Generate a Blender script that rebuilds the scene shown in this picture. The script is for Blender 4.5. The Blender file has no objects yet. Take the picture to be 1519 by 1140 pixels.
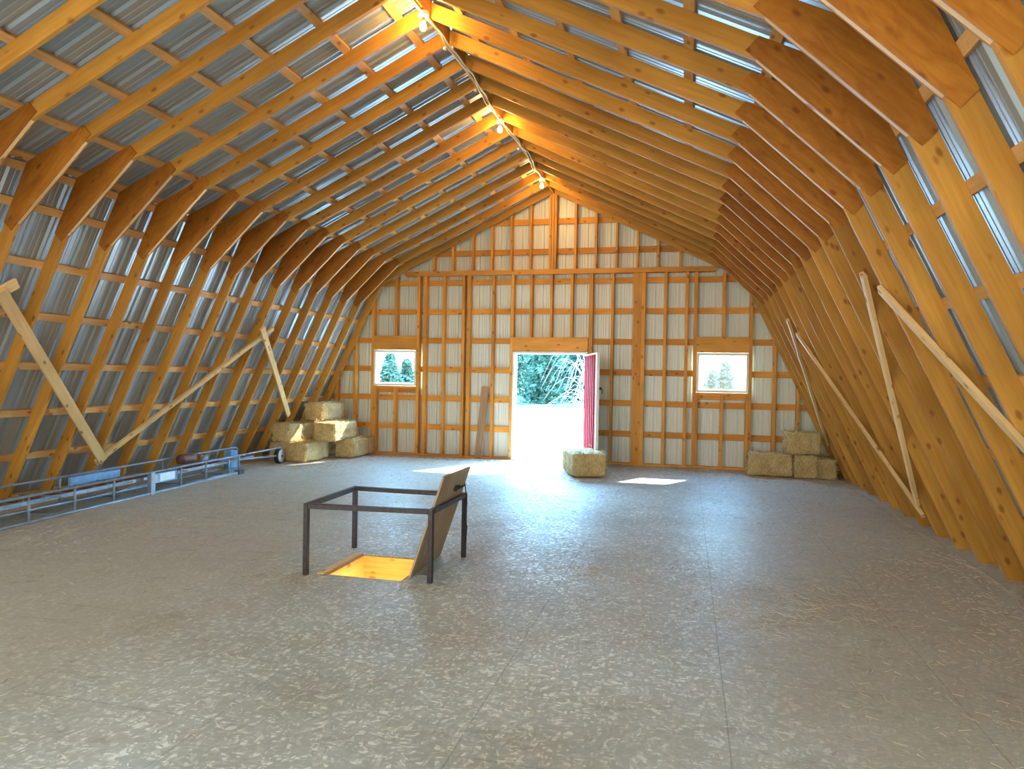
import bpy, bmesh, math, random
from mathutils import Matrix, Vector
C = bpy.context.scene.collection
PI = math.pi
RNG = random.Random(7)

# ------------------------------------------------------------------ materials
def mat(name):
    m = bpy.data.materials.new(name); m.use_nodes = True
    nt = m.node_tree
    return m, nt, nt.nodes['Principled BSDF']
def N(nt, t, **k):
    n = nt.nodes.new(t)
    for a, b in k.items(): setattr(n, a, b)
    return n
def ramp(nt, stops, interp='LINEAR'):
    r = nt.nodes.new('ShaderNodeValToRGB'); r.color_ramp.interpolation = interp
    e = r.color_ramp.elements
    while len(e) < len(stops): e.new(0.5)
    for i, (p, c) in enumerate(stops):
        e[i].position = p; e[i].color = (c[0], c[1], c[2], 1)
    return r
def mix(nt, fac, a, b, mode='MIX'):
    n = nt.nodes.new('ShaderNodeMix'); n.data_type = 'RGBA'; n.blend_type = mode
    for s, v in ((n.inputs[0], fac), (n.inputs[6], a), (n.inputs[7], b)):
        if hasattr(v, 'is_linked'): nt.links.new(v, s)
        elif isinstance(v, (int, float)): s.default_value = v
        else: s.default_value = (v[0], v[1], v[2], 1)
    return n.outputs[2]
def noise(nt, vec, scale, detail=4, rough=.55, distort=0):
    n = N(nt, 'ShaderNodeTexNoise'); n.inputs['Scale'].default_value = scale
    n.inputs['Detail'].default_value = detail; n.inputs['Distortion'].default_value = distort; n.inputs['Roughness'].default_value = rough
    nt.links.new(vec, n.inputs['Vector']); return n.outputs['Fac']
def mapping(nt, vec, scale):
    n = N(nt, 'ShaderNodeMapping'); n.inputs['Scale'].default_value = scale
    nt.links.new(vec, n.inputs['Vector']); return n.outputs['Vector']

def wood(name, light, dark, knot=(.22, .07, .015), rough=.55, knots=True, grain=1.0, swirl=0):
    """sawn lumber, grain along the object's local X"""
    m, nt, b = mat(name)
    tc = N(nt, 'ShaderNodeTexCoord'); oi = N(nt, 'ShaderNodeObjectInfo')
    off = N(nt, 'ShaderNodeVectorMath', operation='MULTIPLY_ADD')
    cmb = N(nt, 'ShaderNodeCombineXYZ')
    for i in range(3): nt.links.new(oi.outputs['Random'], cmb.inputs[i])
    nt.links.new(cmb.outputs[0], off.inputs[0]); off.inputs[1].default_value = (37, 23, 11)
    nt.links.new(tc.outputs['Object'], off.inputs[2])
    v = off.outputs[0]
    g = noise(nt, mapping(nt, v, (1.2*grain, 22, 22)) if not swirl else mapping(nt, v, (1.6, 7, 7)), 1.6, 5, .6, swirl)
    r = ramp(nt, [(.28, dark), (.72, light)]); nt.links.new(g, r.inputs[0])
    col = r.outputs[0]
    big = noise(nt, mapping(nt, v, (1.2, 3, 3)), .9, 2)
    rb = ramp(nt, [(.3, (.78, .74, .66)), (.7, (1.12, 1.1, 1.08))]); nt.links.new(big, rb.inputs[0])
    col = mix(nt, 1, col, rb.outputs[0], 'MULTIPLY')
    if knots:
        vo = N(nt, 'ShaderNodeTexVoronoi'); vo.inputs['Scale'].default_value = 1.0
        nt.links.new(mapping(nt, v, (4.2, 8, 8)), vo.inputs['Vector'])
        rk = ramp(nt, [(.09, (1, 1, 1)), (.20, (0, 0, 0))]); nt.links.new(vo.outputs['Distance'], rk.inputs[0])
        kf = N(nt, 'ShaderNodeMath', operation='MULTIPLY'); nt.links.new(rk.outputs[0], kf.inputs[0]); kf.inputs[1].default_value = .75
        col = mix(nt, kf.outputs[0], col, knot)
    rr = ramp(nt, [(0, (.84, .80, .74)), (1, (1.1, 1.1, 1.1))]); nt.links.new(oi.outputs['Random'], rr.inputs[0])
    col = mix(nt, 1, col, rr.outputs[0], 'MULTIPLY')
    nt.links.new(col, b.inputs['Base Color']); b.inputs['Roughness'].default_value = rough
    b.inputs['Specular IOR Level'].default_value = .3
    bp = N(nt, 'ShaderNodeBump'); bp.inputs['Strength'].default_value = .12; bp.inputs['Distance'].default_value = .004
    nt.links.new(g, bp.inputs['Height']); nt.links.new(bp.outputs[0], b.inputs['Normal'])
    return m
def plain(name, col, rough=.5, metal=0, var=.12, scale=8, spec=.5):
    m, nt, b = mat(name)
    tc = N(nt, 'ShaderNodeTexCoord')
    n = noise(nt, tc.outputs['Object'], scale, 5)
    lo = [c*(1-var) for c in col]; hi = [min(1, c*(1+var)) for c in col]
    r = ramp(nt, [(.3, lo), (.7, hi)]); nt.links.new(n, r.inputs[0])
    nt.links.new(r.outputs[0], b.inputs['Base Color'])
    b.inputs['Roughness'].default_value = rough; b.inputs['Metallic'].default_value = metal
    b.inputs['Specular IOR Level'].default_value = spec
    return m

M_RAFT = wood('sawn spruce rafter', (.62, .325, .06), (.48, .225, .034))
M_STUD = wood('sawn spruce framing', (.80, .395, .075), (.66, .285, .045))
M_PURL = wood('pale purlin board', (.80, .50, .21), (.66, .36, .12))
M_BRACE = wood('pale new board', (.93, .69, .36), (.82, .55, .24))
M_LINER = wood('pale pine board', (.78, .44, .10), (.62, .30, .05))
M_PLY = wood('fir plywood gusset', (.47, .195, .022), (.31, .105, .010), knot=(.16, .045, .01), swirl=2.2)
M_OLD = wood('weathered board', (.42, .27, .15), (.25, .14, .07))
M_LID = wood('weathered plywood', (.66, .53, .36), (.42, .31, .19), knots=False)
M_STEEL = plain('dark painted pipe', (.045, .035, .035), .45, .3, .3, 30)
M_GALV = plain('galvanized tube', (.23, .28, .35), .5, .25, .2, 12)
M_BLUE = plain('blue painted steel', (.16, .36, .62), .45, 0, .2, 14)
M_LABEL = plain('pale sticker', (.72, .78, .8), .5)
M_RUBBER = plain('black rubber', (.02, .02, .022), .6)
M_HUB = plain('pale wheel disc', (.55, .56, .58), .5, .3)
M_RUST = plain('rusty motor iron', (.16, .08, .06), .6, .4, .3, 25)
M_WHITE = plain('white painted trim', (.82, .80, .74), .5, 0, .05)
M_CREAM = plain('cream window frame', (.88, .80, .62), .5, 0, .05)
M_PORC = plain('white porcelain', (.85, .82, .74), .3, 0, .04)
M_CABLE = plain('white cable', (.78, .66, .42), .5, 0, .1)
M_ALU = plain('aluminium threshold', (.5, .52, .55), .35, .7)
M_BARK = plain('grey bark', (.30, .25, .21), .9, 0, .3, 6, .1)
M_TWIG = plain('pale bare twigs', (.42, .33, .31), .9, 0, .25, 6, .1)

def sheet_mat(name, col, metal, rough, axis):
    m, nt, b = mat(name)
    tc = N(nt, 'ShaderNodeTexCoord')
    sc = (6, 6, .4) if axis == 'z' else (.6, 6, .6)
    n = noise(nt, mapping(nt, tc.outputs['Object'], sc), 1.5, 4)
    r = ramp(nt, [(.3, [c*.94 for c in col]), (.7, col)]); nt.links.new(n, r.inputs[0])
    nt.links.new(r.outputs[0], b.inputs['Base Color'])
    b.inputs['Metallic'].default_value = metal; b.inputs['Roughness'].default_value = rough
    return m
M_ROOF = sheet_mat('ribbed steel back', (.37, .42, .43), .4, .34, 'y')
M_WALLS = sheet_mat('off-white ribbed steel', (.74, .77, .68), .05, .42, 'z')
M_RED = sheet_mat('red ribbed steel', (.42, .010, .018), .0, .6, 'z')
M_RED.node_tree.nodes['Principled BSDF'].inputs['Specular IOR Level'].default_value = .2

# glass that lets the sun through
M_GLASS = bpy.data.materials.new('window glass'); M_GLASS.use_nodes = True
nt = M_GLASS.node_tree; nt.nodes.remove(nt.nodes['Principled BSDF'])
tr = N(nt, 'ShaderNodeBsdfTransparent'); gl = N(nt, 'ShaderNodeBsdfGlossy'); gl.inputs['Roughness'].default_value = .03
tr.inputs[0].default_value = (.95, .97, .97, 1)
mx = N(nt, 'ShaderNodeMixShader'); mx.inputs[0].default_value = .06
nt.links.new(tr.outputs[0], mx.inputs[1]); nt.links.new(gl.outputs[0], mx.inputs[2])
nt.links.new(mx.outputs[0], nt.nodes['Material Output'].inputs[0])

# lit bulb
M_BULB, nt, b = mat('lit warm bulb')
b.inputs['Emission Color'].default_value = (1, .56, .17, 1); b.inputs['Emission Strength'].default_value = 240
b.inputs['Base Color'].default_value = (1, .9, .7, 1)

# floor: dusty strand-board deck
M_FLOOR, nt, b = mat('dusty strand board deck')
tc = N(nt, 'ShaderNodeTexCoord'); P = tc.outputs['Object']
dist = N(nt, 'ShaderNodeTexNoise'); dist.inputs['Scale'].default_value = 3; dist.inputs['Detail'].default_value = 3
nt.links.new(P, dist.inputs['Vector'])
wv = N(nt, 'ShaderNodeVectorMath', operation='MULTIPLY_ADD'); nt.links.new(dist.outputs['Color'], wv.inputs[0])
wv.inputs[1].default_value = (.16, .16, 0); nt.links.new(P, wv.inputs[2])
fl1 = N(nt, 'ShaderNodeTexVoronoi'); fl1.inputs['Scale'].default_value = 1
nt.links.new(mapping(nt, wv.outputs[0], (60, 26, 1)), fl1.inputs['Vector'])
fl2 = N(nt, 'ShaderNodeTexVoronoi'); fl2.inputs['Scale'].default_value = 1
nt.links.new(mapping(nt, wv.outputs[0], (28, 66, 1)), fl2.inputs['Vector'])
sx = N(nt, 'ShaderNodeSeparateColor'); nt.links.new(fl1.outputs['Color'], sx.inputs[0])
sy = N(nt, 'ShaderNodeSeparateColor'); nt.links.new(fl2.outputs['Color'], sy.inputs[0])
flm = N(nt, 'ShaderNodeMath', operation='MULTIPLY'); nt.links.new(sx.outputs[0], flm.inputs[0]); nt.links.new(sy.outputs[1], flm.inputs[1])
r1 = ramp(nt, [(.0, (.46, .49, .455)), (.30, (.55, .58, .545)), (.52, (.67, .70, .665)), (.68, (.90, .93, .90))]); nt.links.new(flm.outputs[0], r1.inputs[0])
blot = noise(nt, P, .55, 5, .6)
rb = ramp(nt, [(.35, (.78, .72, .64)), (.6, (1.12, 1.12, 1.12))]); nt.links.new(blot, rb.inputs[0])
col = mix(nt, 1, r1.outputs[0], rb.outputs[0], 'MULTIPLY')
# brown chaff dust left and right of the walked strip
sep = N(nt, 'ShaderNodeSeparateXYZ'); nt.links.new(P, sep.inputs[0])
wx = N(nt, 'ShaderNodeMath', operation='MULTIPLY_ADD'); nt.links.new(sep.outputs[0], wx.inputs[0]); wx.inputs[1].default_value = 1; wx.inputs[2].default_value = -1.2
ab = N(nt, 'ShaderNodeMath', operation='ABSOLUTE'); nt.links.new(wx.outputs[0], ab.inputs[0])
dn = noise(nt, mapping(nt, P, (.8, .5, 1)), 1.1, 6, .65)
am = N(nt, 'ShaderNodeMath', operation='MULTIPLY_ADD'); nt.links.new(dn, am.inputs[0]); am.inputs[1].default_value = 2.6; nt.links.new(ab.outputs[0], am.inputs[2])
dmr = N(nt, 'ShaderNodeMapRange'); dmr.interpolation_type = 'SMOOTHSTEP'; nt.links.new(am.outputs[0], dmr.inputs[0])
for k_, v_ in ((1, 1.9), (2, 4.2), (3, .08), (4, .78)): dmr.inputs[k_].default_value = v_
fine = noise(nt, mapping(nt, P, (20, 45, 1)), 1.5, 5, .7)
rf = ramp(nt, [(.3, (.43, .375, .285)), (.7, (.66, .61, .50))]); nt.links.new(fine, rf.inputs[0])
col = mix(nt, dmr.outputs[0], col, rf.outputs[0])
dirt = noise(nt, mapping(nt, P, (1.2, 2.2, 1)), 2.6, 8, .7)
rd = ramp(nt, [(.56, (0, 0, 0)), (.72, (1, 1, 1))]); nt.links.new(dirt, rd.inputs[0])
dm = N(nt, 'ShaderNodeMath', operation='MULTIPLY'); nt.links.new(rd.outputs[0], dm.inputs[0]); dm.inputs[1].default_value = .5
col = mix(nt, dm.outputs[0], col, (.19, .14, .10))
# sheet joints
br = N(nt, 'ShaderNodeTexBrick'); br.offset = .5
mp = N(nt, 'ShaderNodeMapping'); mp.inputs['Rotation'].default_value = (0, 0, PI/2); mp.inputs['Location'].default_value = (.6, 1.95, 0)
nt.links.new(P, mp.inputs['Vector']); nt.links.new(mp.outputs[0], br.inputs['Vector'])
for k, v in (('Scale', 1), ('Mortar Size', .004), ('Mortar Smooth', .3), ('Brick Width', 2.44), ('Row Height', 1.22)): br.inputs[k].default_value = v
jm = N(nt, 'ShaderNodeMath', operation='MULTIPLY'); nt.links.new(br.outputs['Fac'], jm.inputs[0]); jm.inputs[1].default_value = .38
col = mix(nt, jm.outputs[0], col, (.12, .095, .075))
nt.links.new(col, b.inputs['Base Color']); b.inputs['Roughness'].default_value = .48; b.inputs['Specular IOR Level'].default_value = .3
rgh = ramp(nt, [(0, (.62,)*3), (.7, (.36,)*3)]); nt.links.new(flm.outputs[0], rgh.inputs[0]); nt.links.new(rgh.outputs[0], b.inputs['Roughness'])
bp = N(nt, 'ShaderNodeBump'); bp.inputs['Strength'].default_value = .35; bp.inputs['Distance'].default_value = .006
nt.links.new(flm.outputs[0], bp.inputs['Height']); nt.links.new(bp.outputs[0], b.inputs['Normal'])

def hay_mat(name, a, c):
    m, nt, b = mat(name)
    tc = N(nt, 'ShaderNodeTexCoord')
    n1 = noise(nt, mapping(nt, tc.outputs['Object'], (30, 30, 9)), 2, 6, .7)
    n2 = noise(nt, tc.outputs['Object'], 5, 3)
    r = ramp(nt, [(.32, a), (.66, c)]); nt.links.new(n1, r.inputs[0])
    r2 = ramp(nt, [(.3, (.75, .72, .66)), (.7, (1.08, 1.08, 1.08))]); nt.links.new(n2, r2.inputs[0])
    nt.links.new(mix(nt, 1, r.outputs[0], r2.outputs[0], 'MULTIPLY'), b.inputs['Base Color'])
    b.inputs['Roughness'].default_value = .8; b.inputs['Specular IOR Level'].default_value = .2
    bp = N(nt, 'ShaderNodeBump'); bp.inputs['Strength'].default_value = .6; bp.inputs['Distance'].default_value = .02
    nt.links.new(n1, bp.inputs['Height']); nt.links.new(bp.outputs[0], b.inputs['Normal'])
    return m
M_HAY = hay_mat('dry hay', (.44, .29, .10), (.90, .72, .38))
M_STRAW = plain('loose straw', (.50, .41, .28), .8, 0, .35, 3, .2)
M_GROUND = plain('sunlit gravel yard', (.52, .50, .46), .9, 0, .25, 1.2, .1)
M_LAWN = plain('green verge', (.07, .15, .09), .9, 0, .3, 1.0, .1)
M_NEEDLE = plain('conifer needles', (.075, .165, .115), .8, 0, .55, .8, .1)
M_LEAF = plain('pale foliage', (.14, .23, .16), .8, 0, .4, .8, .1)

# ------------------------------------------------------------------ helpers
def link(name, bm, m, parent=None, mw=None, smooth=False):
    me = bpy.data.meshes.new(name); bmesh.ops.recalc_face_normals(bm, faces=bm.faces[:])
    bm.to_mesh(me); bm.free()
    if smooth:
        for p in me.polygons: p.use_smooth = True
    me.materials.append(m)
    o = bpy.data.objects.new(name, me); C.objects.link(o)
    if mw is not None: o.matrix_world = mw
    if parent is not None: setp(o, parent)
    return o
def wm(o):
    """world matrix without waiting for the depsgraph"""
    M = o.matrix_basis.copy()
    if o.parent is not None: M = wm(o.parent) @ M
    return M
def setp(o, parent):
    M = wm(o); o.parent = parent; o.matrix_basis = wm(parent).inverted() @ M
def tag(o, label, cat, group=None, kind=None):
    if label: o['label'] = label
    if cat: o['category'] = cat
    if group: o['group'] = group
    if kind: o['kind'] = kind
    return o
def struct(o): o['kind'] = 'structure'; return o
def thing(name, label, cat, loc=(0, 0, 0), group=None):
    o = bpy.data.objects.new(name, None); o.empty_display_size = .1; C.objects.link(o); o.location = loc
    return tag(o, label, cat, group)
def dup(root, loc=None, mw=None, label=None, group=None):
    r = root.copy(); C.objects.link(r)
    if mw is not None: r.matrix_world = mw
    if loc is not None: r.location = loc
    if label: r['label'] = label
    if group: r['group'] = group
    for ch in list(root.children):
        c = ch.copy(); C.objects.link(c); c.parent = r
        for g in list(ch.children):
            d = g.copy(); C.objects.link(d); d.parent = c
    return r
def box(bm, x0, x1, y0, y1, z0, z1, M=None):
    vs = [bm.verts.new((x, y, z)) for x in (x0, x1) for y in (y0, y1) for z in (z0, z1)]
    for f in ((0, 1, 3, 2), (4, 6, 7, 5), (0, 4, 5, 1), (2, 3, 7, 6), (0, 2, 6, 4), (1, 5, 7, 3)): bm.faces.new([vs[i] for i in f])
    if M is not None:
        for v in vs: v.co = M @ v.co
    return vs
def bevel(bm, w, seg=1):
    bmesh.ops.bevel(bm, geom=bm.edges[:], offset=w, segments=seg, affect='EDGES', profile=.5)
def prism(bm, poly, y0, y1):
    """poly: list of (x,z), extruded along y"""
    a = [bm.verts.new((x, y0, z)) for x, z in poly]; b = [bm.verts.new((x, y1, z)) for x, z in poly]
    n = len(poly)
    bm.faces.new(a); bm.faces.new(b[::-1])
    for i in range(n): bm.faces.new((a[i], b[i], b[(i+1) % n], a[(i+1) % n]))
def frame_xz(p0, p1):
    """local X from p0 to p1 in the x-z plane, local Y stays world y"""
    u = Vector((p1[0]-p0[0], 0, p1[1]-p0[1])).normalized(); y = Vector((0, 1, 0)); w = u.cross(y)
    M = Matrix((u, y, w)).transposed().to_4x4(); M.translation = (p0[0], 0, p0[1]); return M
def plate(name, poly, y0, y1, p0, p1, m, parent=None):
    """flat cut board in the x-z plane whose grain runs p0->p1"""
    M = frame_xz(p0, p1); Mi = M.inverted(); bm = bmesh.new()
    loc = [Mi @ Vector((x, 0, z)) for x, z in poly]
    prism(bm, [(v.x, v.z) for v in loc], y0, y1)
    return link(name, bm, m, parent, M)
def board(name, p0, p1, w, t, up, m, parent=None, bev=.003):
    """board from p0 to p1, width w along 'up', thickness t"""
    p0 = Vector(p0); p1 = Vector(p1); u = (p1-p0); L = u.length; u.normalize()
    n = u.cross(Vector(up)).normalized(); s = n.cross(u)
    M = Matrix((u, n, s)).transposed().to_4x4(); M.translation = p0
    bm = bmesh.new(); box(bm, 0, L, -t/2, t/2, -w/2, w/2)
    if bev: bevel(bm, bev)
    return link(name, bm, m, parent, M)
def stud(name, x0, x1, y0, y1, z0, z1, m, parent=None, slope=0):
    """upright stick, local X up; slope = extra height at x1 side"""
    M = Matrix(((0, 0, 1), (0, 1, 0), (-1, 0, 0))).to_4x4()   # replaced below
    M = Matrix(((0, 0, -1), (0, 1, 0), (1, 0, 0))).to_4x4(); M.translation = ((x0+x1)/2, (y0+y1)/2, z0)
    bm = bmesh.new(); h = z1-z0; a = (x1-x0)/2; d = (y1-y0)/2
    vs = box(bm, 0, h, -d, d, -a, a)
    if slope:
        for v in vs:
            if v.co.x > h/2: v.co.x += slope*(-v.co.z)/(2*a)
    bevel(bm, .002)
    return link(name, bm, m, parent, M)
def tube(bm, pts, r, n=8, closed=False):
    pts = [Vector(p) for p in pts]; rings = []
    ref = Vector((0.13, 0.27, 1)).normalized(); prev = None
    for i, p in enumerate(pts):
        a = pts[max(i-1, 0)]; b = pts[min(i+1, len(pts)-1)]
        t = (b-a).normalized()
        if prev is None:
            e = t.cross(ref)
            if e.length < .05: e = t.cross(Vector((1, 0, 0)))
            e.normalize()
        else:
            e = (prev - t*prev.dot(t)).normalized()
        prev = e; f = t.cross(e)
        rr = r[i] if isinstance(r, (list, tuple)) else r
        rings.append([bm.verts.new(p + (e*math.cos(2*PI*k/n) + f*math.sin(2*PI*k/n))*rr) for k in range(n)])
    for i in range(len(rings)-1):
        for k in range(n): bm.faces.new((rings[i][k], rings[i][(k+1) % n], rings[i+1][(k+1) % n], rings[i+1][k]))
    bm.faces.new(rings[0][::-1]); bm.faces.new(rings[-1])
def lathe(bm, prof, n=16, M=None):
    rings = []
    for r, z in prof:
        rings.append([bm.verts.new((r*math.cos(2*PI*k/n), r*math.sin(2*PI*k/n), z)) for k in range(n)])
    for i in range(len(rings)-1):
        for k in range(n): bm.faces.new((rings[i][k], rings[i][(k+1) % n], rings[i+1][(k+1) % n], rings[i+1][k]))
    bm.faces.new(rings[0][::-1]); bm.faces.new(rings[-1])
    if M is not None:
        for rg in rings:
            for v in rg: v.co = M @ v.co
def ordinal(n):
    w = ['', 'first', 'second', 'third', 'fourth', 'fifth', 'sixth', 'seventh', 'eighth', 'ninth', 'tenth', 'eleventh', 'twelfth', 'thirteenth',
         'fourteenth', 'fifteenth', 'sixteenth', 'seventeenth', 'eighteenth', 'nineteenth', 'twentieth', 'twenty-first', 'twenty-second', 'twenty-third']
    return w[n]

# ------------------------------------------------------------------ barn profile
XF = 5.46                                   # inner foot of the lower rafters
K1 = (3.95, 3.17); K2 = (3.13, 3.95)        # inner corners of the knee gusset
ZR = 5.45                                   # inner line of the upper rafters at the ridge
D = 14.378                                  # far gable framing face
Y0 = -1.0                                   # open near end
W = .150                                    # rafter depth
uL = Vector((K1[0]-XF, K1[1])).normalized(); nL = Vector((uL.y, -uL.x))          # up the lower slope / outward
uU = Vector((0-K2[0], ZR-K2[1])).normalized(); nU = Vector((uU.y, -uU.x))
def isect(p, u, q, v):
    d = u.x*v.y-u.y*v.x; t = ((q.x-p.x)*v.y-(q.y-p.y)*v.x)/d; return p+u*t
def corner(off): return isect(Vector((XF, 0))+nL*off, uL, Vector((0, ZR))+nU*off, uU)
CI = corner(0); CO = corner(W)
def lowat(z, off): p = Vector((XF, 0))+nL*off; t = (z-p.y)/uL.y; return p+uL*t
def upat(x, off): p = Vector((0, ZR))+nU*off; t = (x-p.x)/uU.x; return p+uU*t
def roof_in(x, off=0):
    x = abs(x); c = corner(off)
    if x <= c.x: return upat(x, off).y
    p = Vector((XF, 0))+nL*off; return p.y+uL.y*(x-p.x)/uL.x
KS = 3.48; KD = .6055
def yk(k): return KS+KD*k

# ------------------------------------------------------------------ floor, sheets
HX0, HX1, HY0, HY1 = -.25, .47, 5.50, 6.25     # hatch opening
bm = bmesh.new()
for r in ((-5.75, HX0, Y0, 14.6), (HX1, 5.75, Y0, 14.6), (HX0, HX1, Y0, HY0), (HX0, HX1, HY1, 14.6)):
    box(bm, r[0], r[1], r[2], r[3], -.03, 0)
bmesh.ops.remove_doubles(bm, verts=bm.verts[:], dist=1e-5)
struct(link('floor', bm, M_FLOOR))

RIB = .2286
WALL_RIB = ((0, 0), (.006, .030), (.026, .030), (.032, 0), (.074, 0), (.077, .012), (.085, .012), (.088, 0), (.118, 0), (.121, .012), (.129, .012), (.132, 0), (.164, 0), (.167, .012), (.175, .012), (.178, 0))
ROOF_RIB = ((0, 0), (.022, .020), (.044, .020), (.066, 0), (.112, 0), (.118, .004), (.130, .004), (.136, 0), (.176, 0), (.182, .004), (.194, .004), (.200, 0))
def rib_profile(y0, y1, shape=ROOF_RIB):
    out = []; k = math.floor(y0/RIB)
    while k*RIB < y1:
        b0 = k*RIB
        for dy, h in shape:
            if y0 <= b0+dy <= y1: out.append((b0+dy, h))
        k += 1
    return out
def slope_sheet(bm, a, b, out, y0, y1, t=.0):
    """ribbed sheet between profile points a,b (x,z), ribs run up the slope, rib height outward"""
    pr = rib_profile(y0, y1); A = []; B = []
    for y, h in pr:
        A.append(bm.verts.new((a[0]+out[0]*h, y, a[1]+out[1]*h))); B.append(bm.verts.new((b[0]+out[0]*h, y, b[1]+out[1]*h)))
    for i in range(len(pr)-1): bm.faces.new((A[i], A[i+1], B[i+1], B[i]))
SO = W+.04
cs = corner(SO)
for s, nm in ((-1, 'wall_left'), (1, 'wall_right')):
    bm = bmesh.new(); f = lowat(-.03, SO)
    slope_sheet(bm, (s*f.x, f.y), (s*cs.x, cs.y), (s*nL.x, nL.y), Y0, 14.6)
    struct(link(nm, bm, M_ROOF))
bm = bmesh.new(); top = upat(0, SO)
for s in (-1, 1):
    slope_sheet(bm, (s*(cs.x+.02), cs.y-.012), (0, top.y), (s*nU.x, nU.y), Y0, 14.6)
struct(link('ceiling', bm, M_ROOF))

# far gable sheet with openings
LW = (-3.90, -2.925, 1.475, 2.24); RW = (2.87, 3.845, 1.475, 2.24); DR = (-.80, .75, -.03, 2.23)
SY = 14.575
pr = rib_profile(-5.72, 5.72, WALL_RIB); xs = {x: h for x, h in pr}
for o in (LW, RW, DR):
    for x in o[:2]: xs.setdefault(x, 0)
xs = sorted(xs.items()); bm = bmesh.new()
for (xa, ha), (xb, hb) in zip(xs, xs[1:]):
    xm = (xa+xb)/2; iv = [(-.03, None)]
    for o in (LW, RW, DR):
        if o[0] < xm < o[1]: iv = [(-.03, o[2]), (o[3], None)]
    for za, zb in iv:
        if zb is not None and zb <= za: continue
        ta = roof_in(xa, SO-.005) if zb is None else zb; tb = roof_in(xb, SO-.005) if zb is None else zb
        if ta <= za or tb <= za: continue
        bm.faces.new([bm.verts.new(v) for v in ((xa, SY+ha, za), (xb, SY+hb, za), (xb, SY+hb, tb), (xa, SY+ha, ta))])
bmesh.ops.remove_doubles(bm, verts=bm.verts[:], dist=1e-5)
struct(link('wall_far', bm, M_WALLS))

# ------------------------------------------------------------------ gambrel rafters
T = .038
def mk_rafter(s, end=False):
    side = 'left' if s < 0 else 'right'
    root = thing('gambrel_rafter', '', 'rafter', (s*XF, 0, 0), 'gambrel rafters on the %s slope' % side)
    S = lambda pts: [(s*p[0], p[1]) for p in pts]
    f0 = Vector((XF, 0)); f1 = lowat(0, W)
    plate('lower_member', S([f0, CI, CO, f1]), 0, T, S([f0])[0], S([CI])[0], M_RAFT, root)
    r0 = upat(.02, 0); r1 = upat(.02, W)
    plate('upper_member', S([CI, r0, r1, CO]), 0, T, S([CI])[0], S([r0])[0], M_RAFT, root)
    if not end:
        d = Vector((K2[0]-K1[0], K2[1]-K1[1])).normalized(); n = Vector((-d.y, d.x))
        if n.x < 0: n = -n
        P1 = Vector(K1)-d*.10; P2 = Vector(K2)+d*.10
        # square-cut ends run out to the outer edge lines
        Q1 = isect(P1, n, Vector((XF, 0))+nL*W, uL); Q2 = isect(P2, n, Vector((0, ZR))+nU*W, uU)
        poly = S([P1, P2, Q2, CO, Q1])
        for y0, y1 in ((-.0125, 0), (T, T+.0125)):
            plate('gusset_plate', poly, y0, y1, S([P1])[0], S([P2])[0], M_PLY, root)
        plate('gusset_filler', S([Vector(K1), Vector(K2), CI]), .001, T-.001, S([K1])[0], S([K2])[0], M_BRACE, root)
    return root
KMIN = -3
for s, side in ((-1, 'left'), (1, 'right')):
    proto = mk_rafter(s)
    for i, k in enumerate(range(17, KMIN-1, -1)):
        lab = 'gambrel rafter with plywood knee plates, %s slope, %s out from the gable wall' % (side, ordinal(i+1))
        if i == 0:
            o = proto; o.location = (s*XF, yk(k), 0); o['label'] = lab
        else:
            dup(proto, (s*XF, yk(k), 0), label=lab)
    e = mk_rafter(s, True); e.location = (s*XF, D-T-.001, 0); e.name = 'end_rafter'
    e['label'] = 'end rafter without knee plate, nailed against the gable wall, %s slope' % side; e['group'] = 'end rafters'

# ridge board
tag(board('ridge_board', (0, Y0, 5.53), (0, 14.55, 5.53), .19, .036, (0, 0, 1), M_RAFT), 'long ridge board at the peak where both rafter rows meet', 'ridge board')

# purlins (flat boards across the outside of the rafters)
def purlin(s, c, u, lab):
    o = board('purlin', (s*c.x, Y0, c.y), (s*c.x, 14.56, c.y), .089, .036, (s*u.x, 0, u.y), M_PURL, None, .002)
    tag(o, lab, 'purlin', 'purlins on the %s roof slope' % ('left' if s < 0 else 'right'))
PO = W+.0195
for s, side in ((-1, 'left'), (1, 'right')):
    for i, z in enumerate((.05, .60, 1.16, 1.73, 2.30, 2.85, 3.40)):
        purlin(s, lowat(z, PO), uL, 'flat purlin outside the rafters, steep lower %s slope, %s from the floor' % (side, ordinal(i+1)))
    cp = corner(PO)
    purlin(s, cp-uL*.065, uL, 'topmost purlin of the steep lower %s slope, just below the knee' % side)
    purlin(s, cp+uU*.065, uU, 'lowest purlin of the shallow upper %s slope, just above the knee' % side)
    for i, x in enumerate((3.26, 2.67, 2.09, 1.52, .94, .34)):
        purlin(s, upat(x, PO), uU, 'flat purlin outside the rafters, upper %s slope, %s up from the knee' % (side, ordinal(i+2)))

# ------------------------------------------------------------------ far gable framing
SY0, SY1 = 14.382, 14.522
GY0, GY1 = 14.524, 14.562
def tstud(x0, x1, z0, z1, lab, name='wall_stud', cat='stud', group='studs of the far gable wall', y0=SY0, y1=SY1):
    sl = 0
    if z1 is None:
        z1 = min(3.815, roof_in((x0+x1)/2, .06)); 
        if z1 < 3.81: sl = roof_in(x1, .06)-roof_in(x0, .06); z1 = roof_in((x0+x1)/2, .06)
    e = .005 if x1-x0 < .06 else 0
    return tag(stud(name, x0-e, x1+e, y0, y1, z0, z1, M_STUD, None, sl), lab, cat, group)
Z0 = .039
w_ = .042
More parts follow.
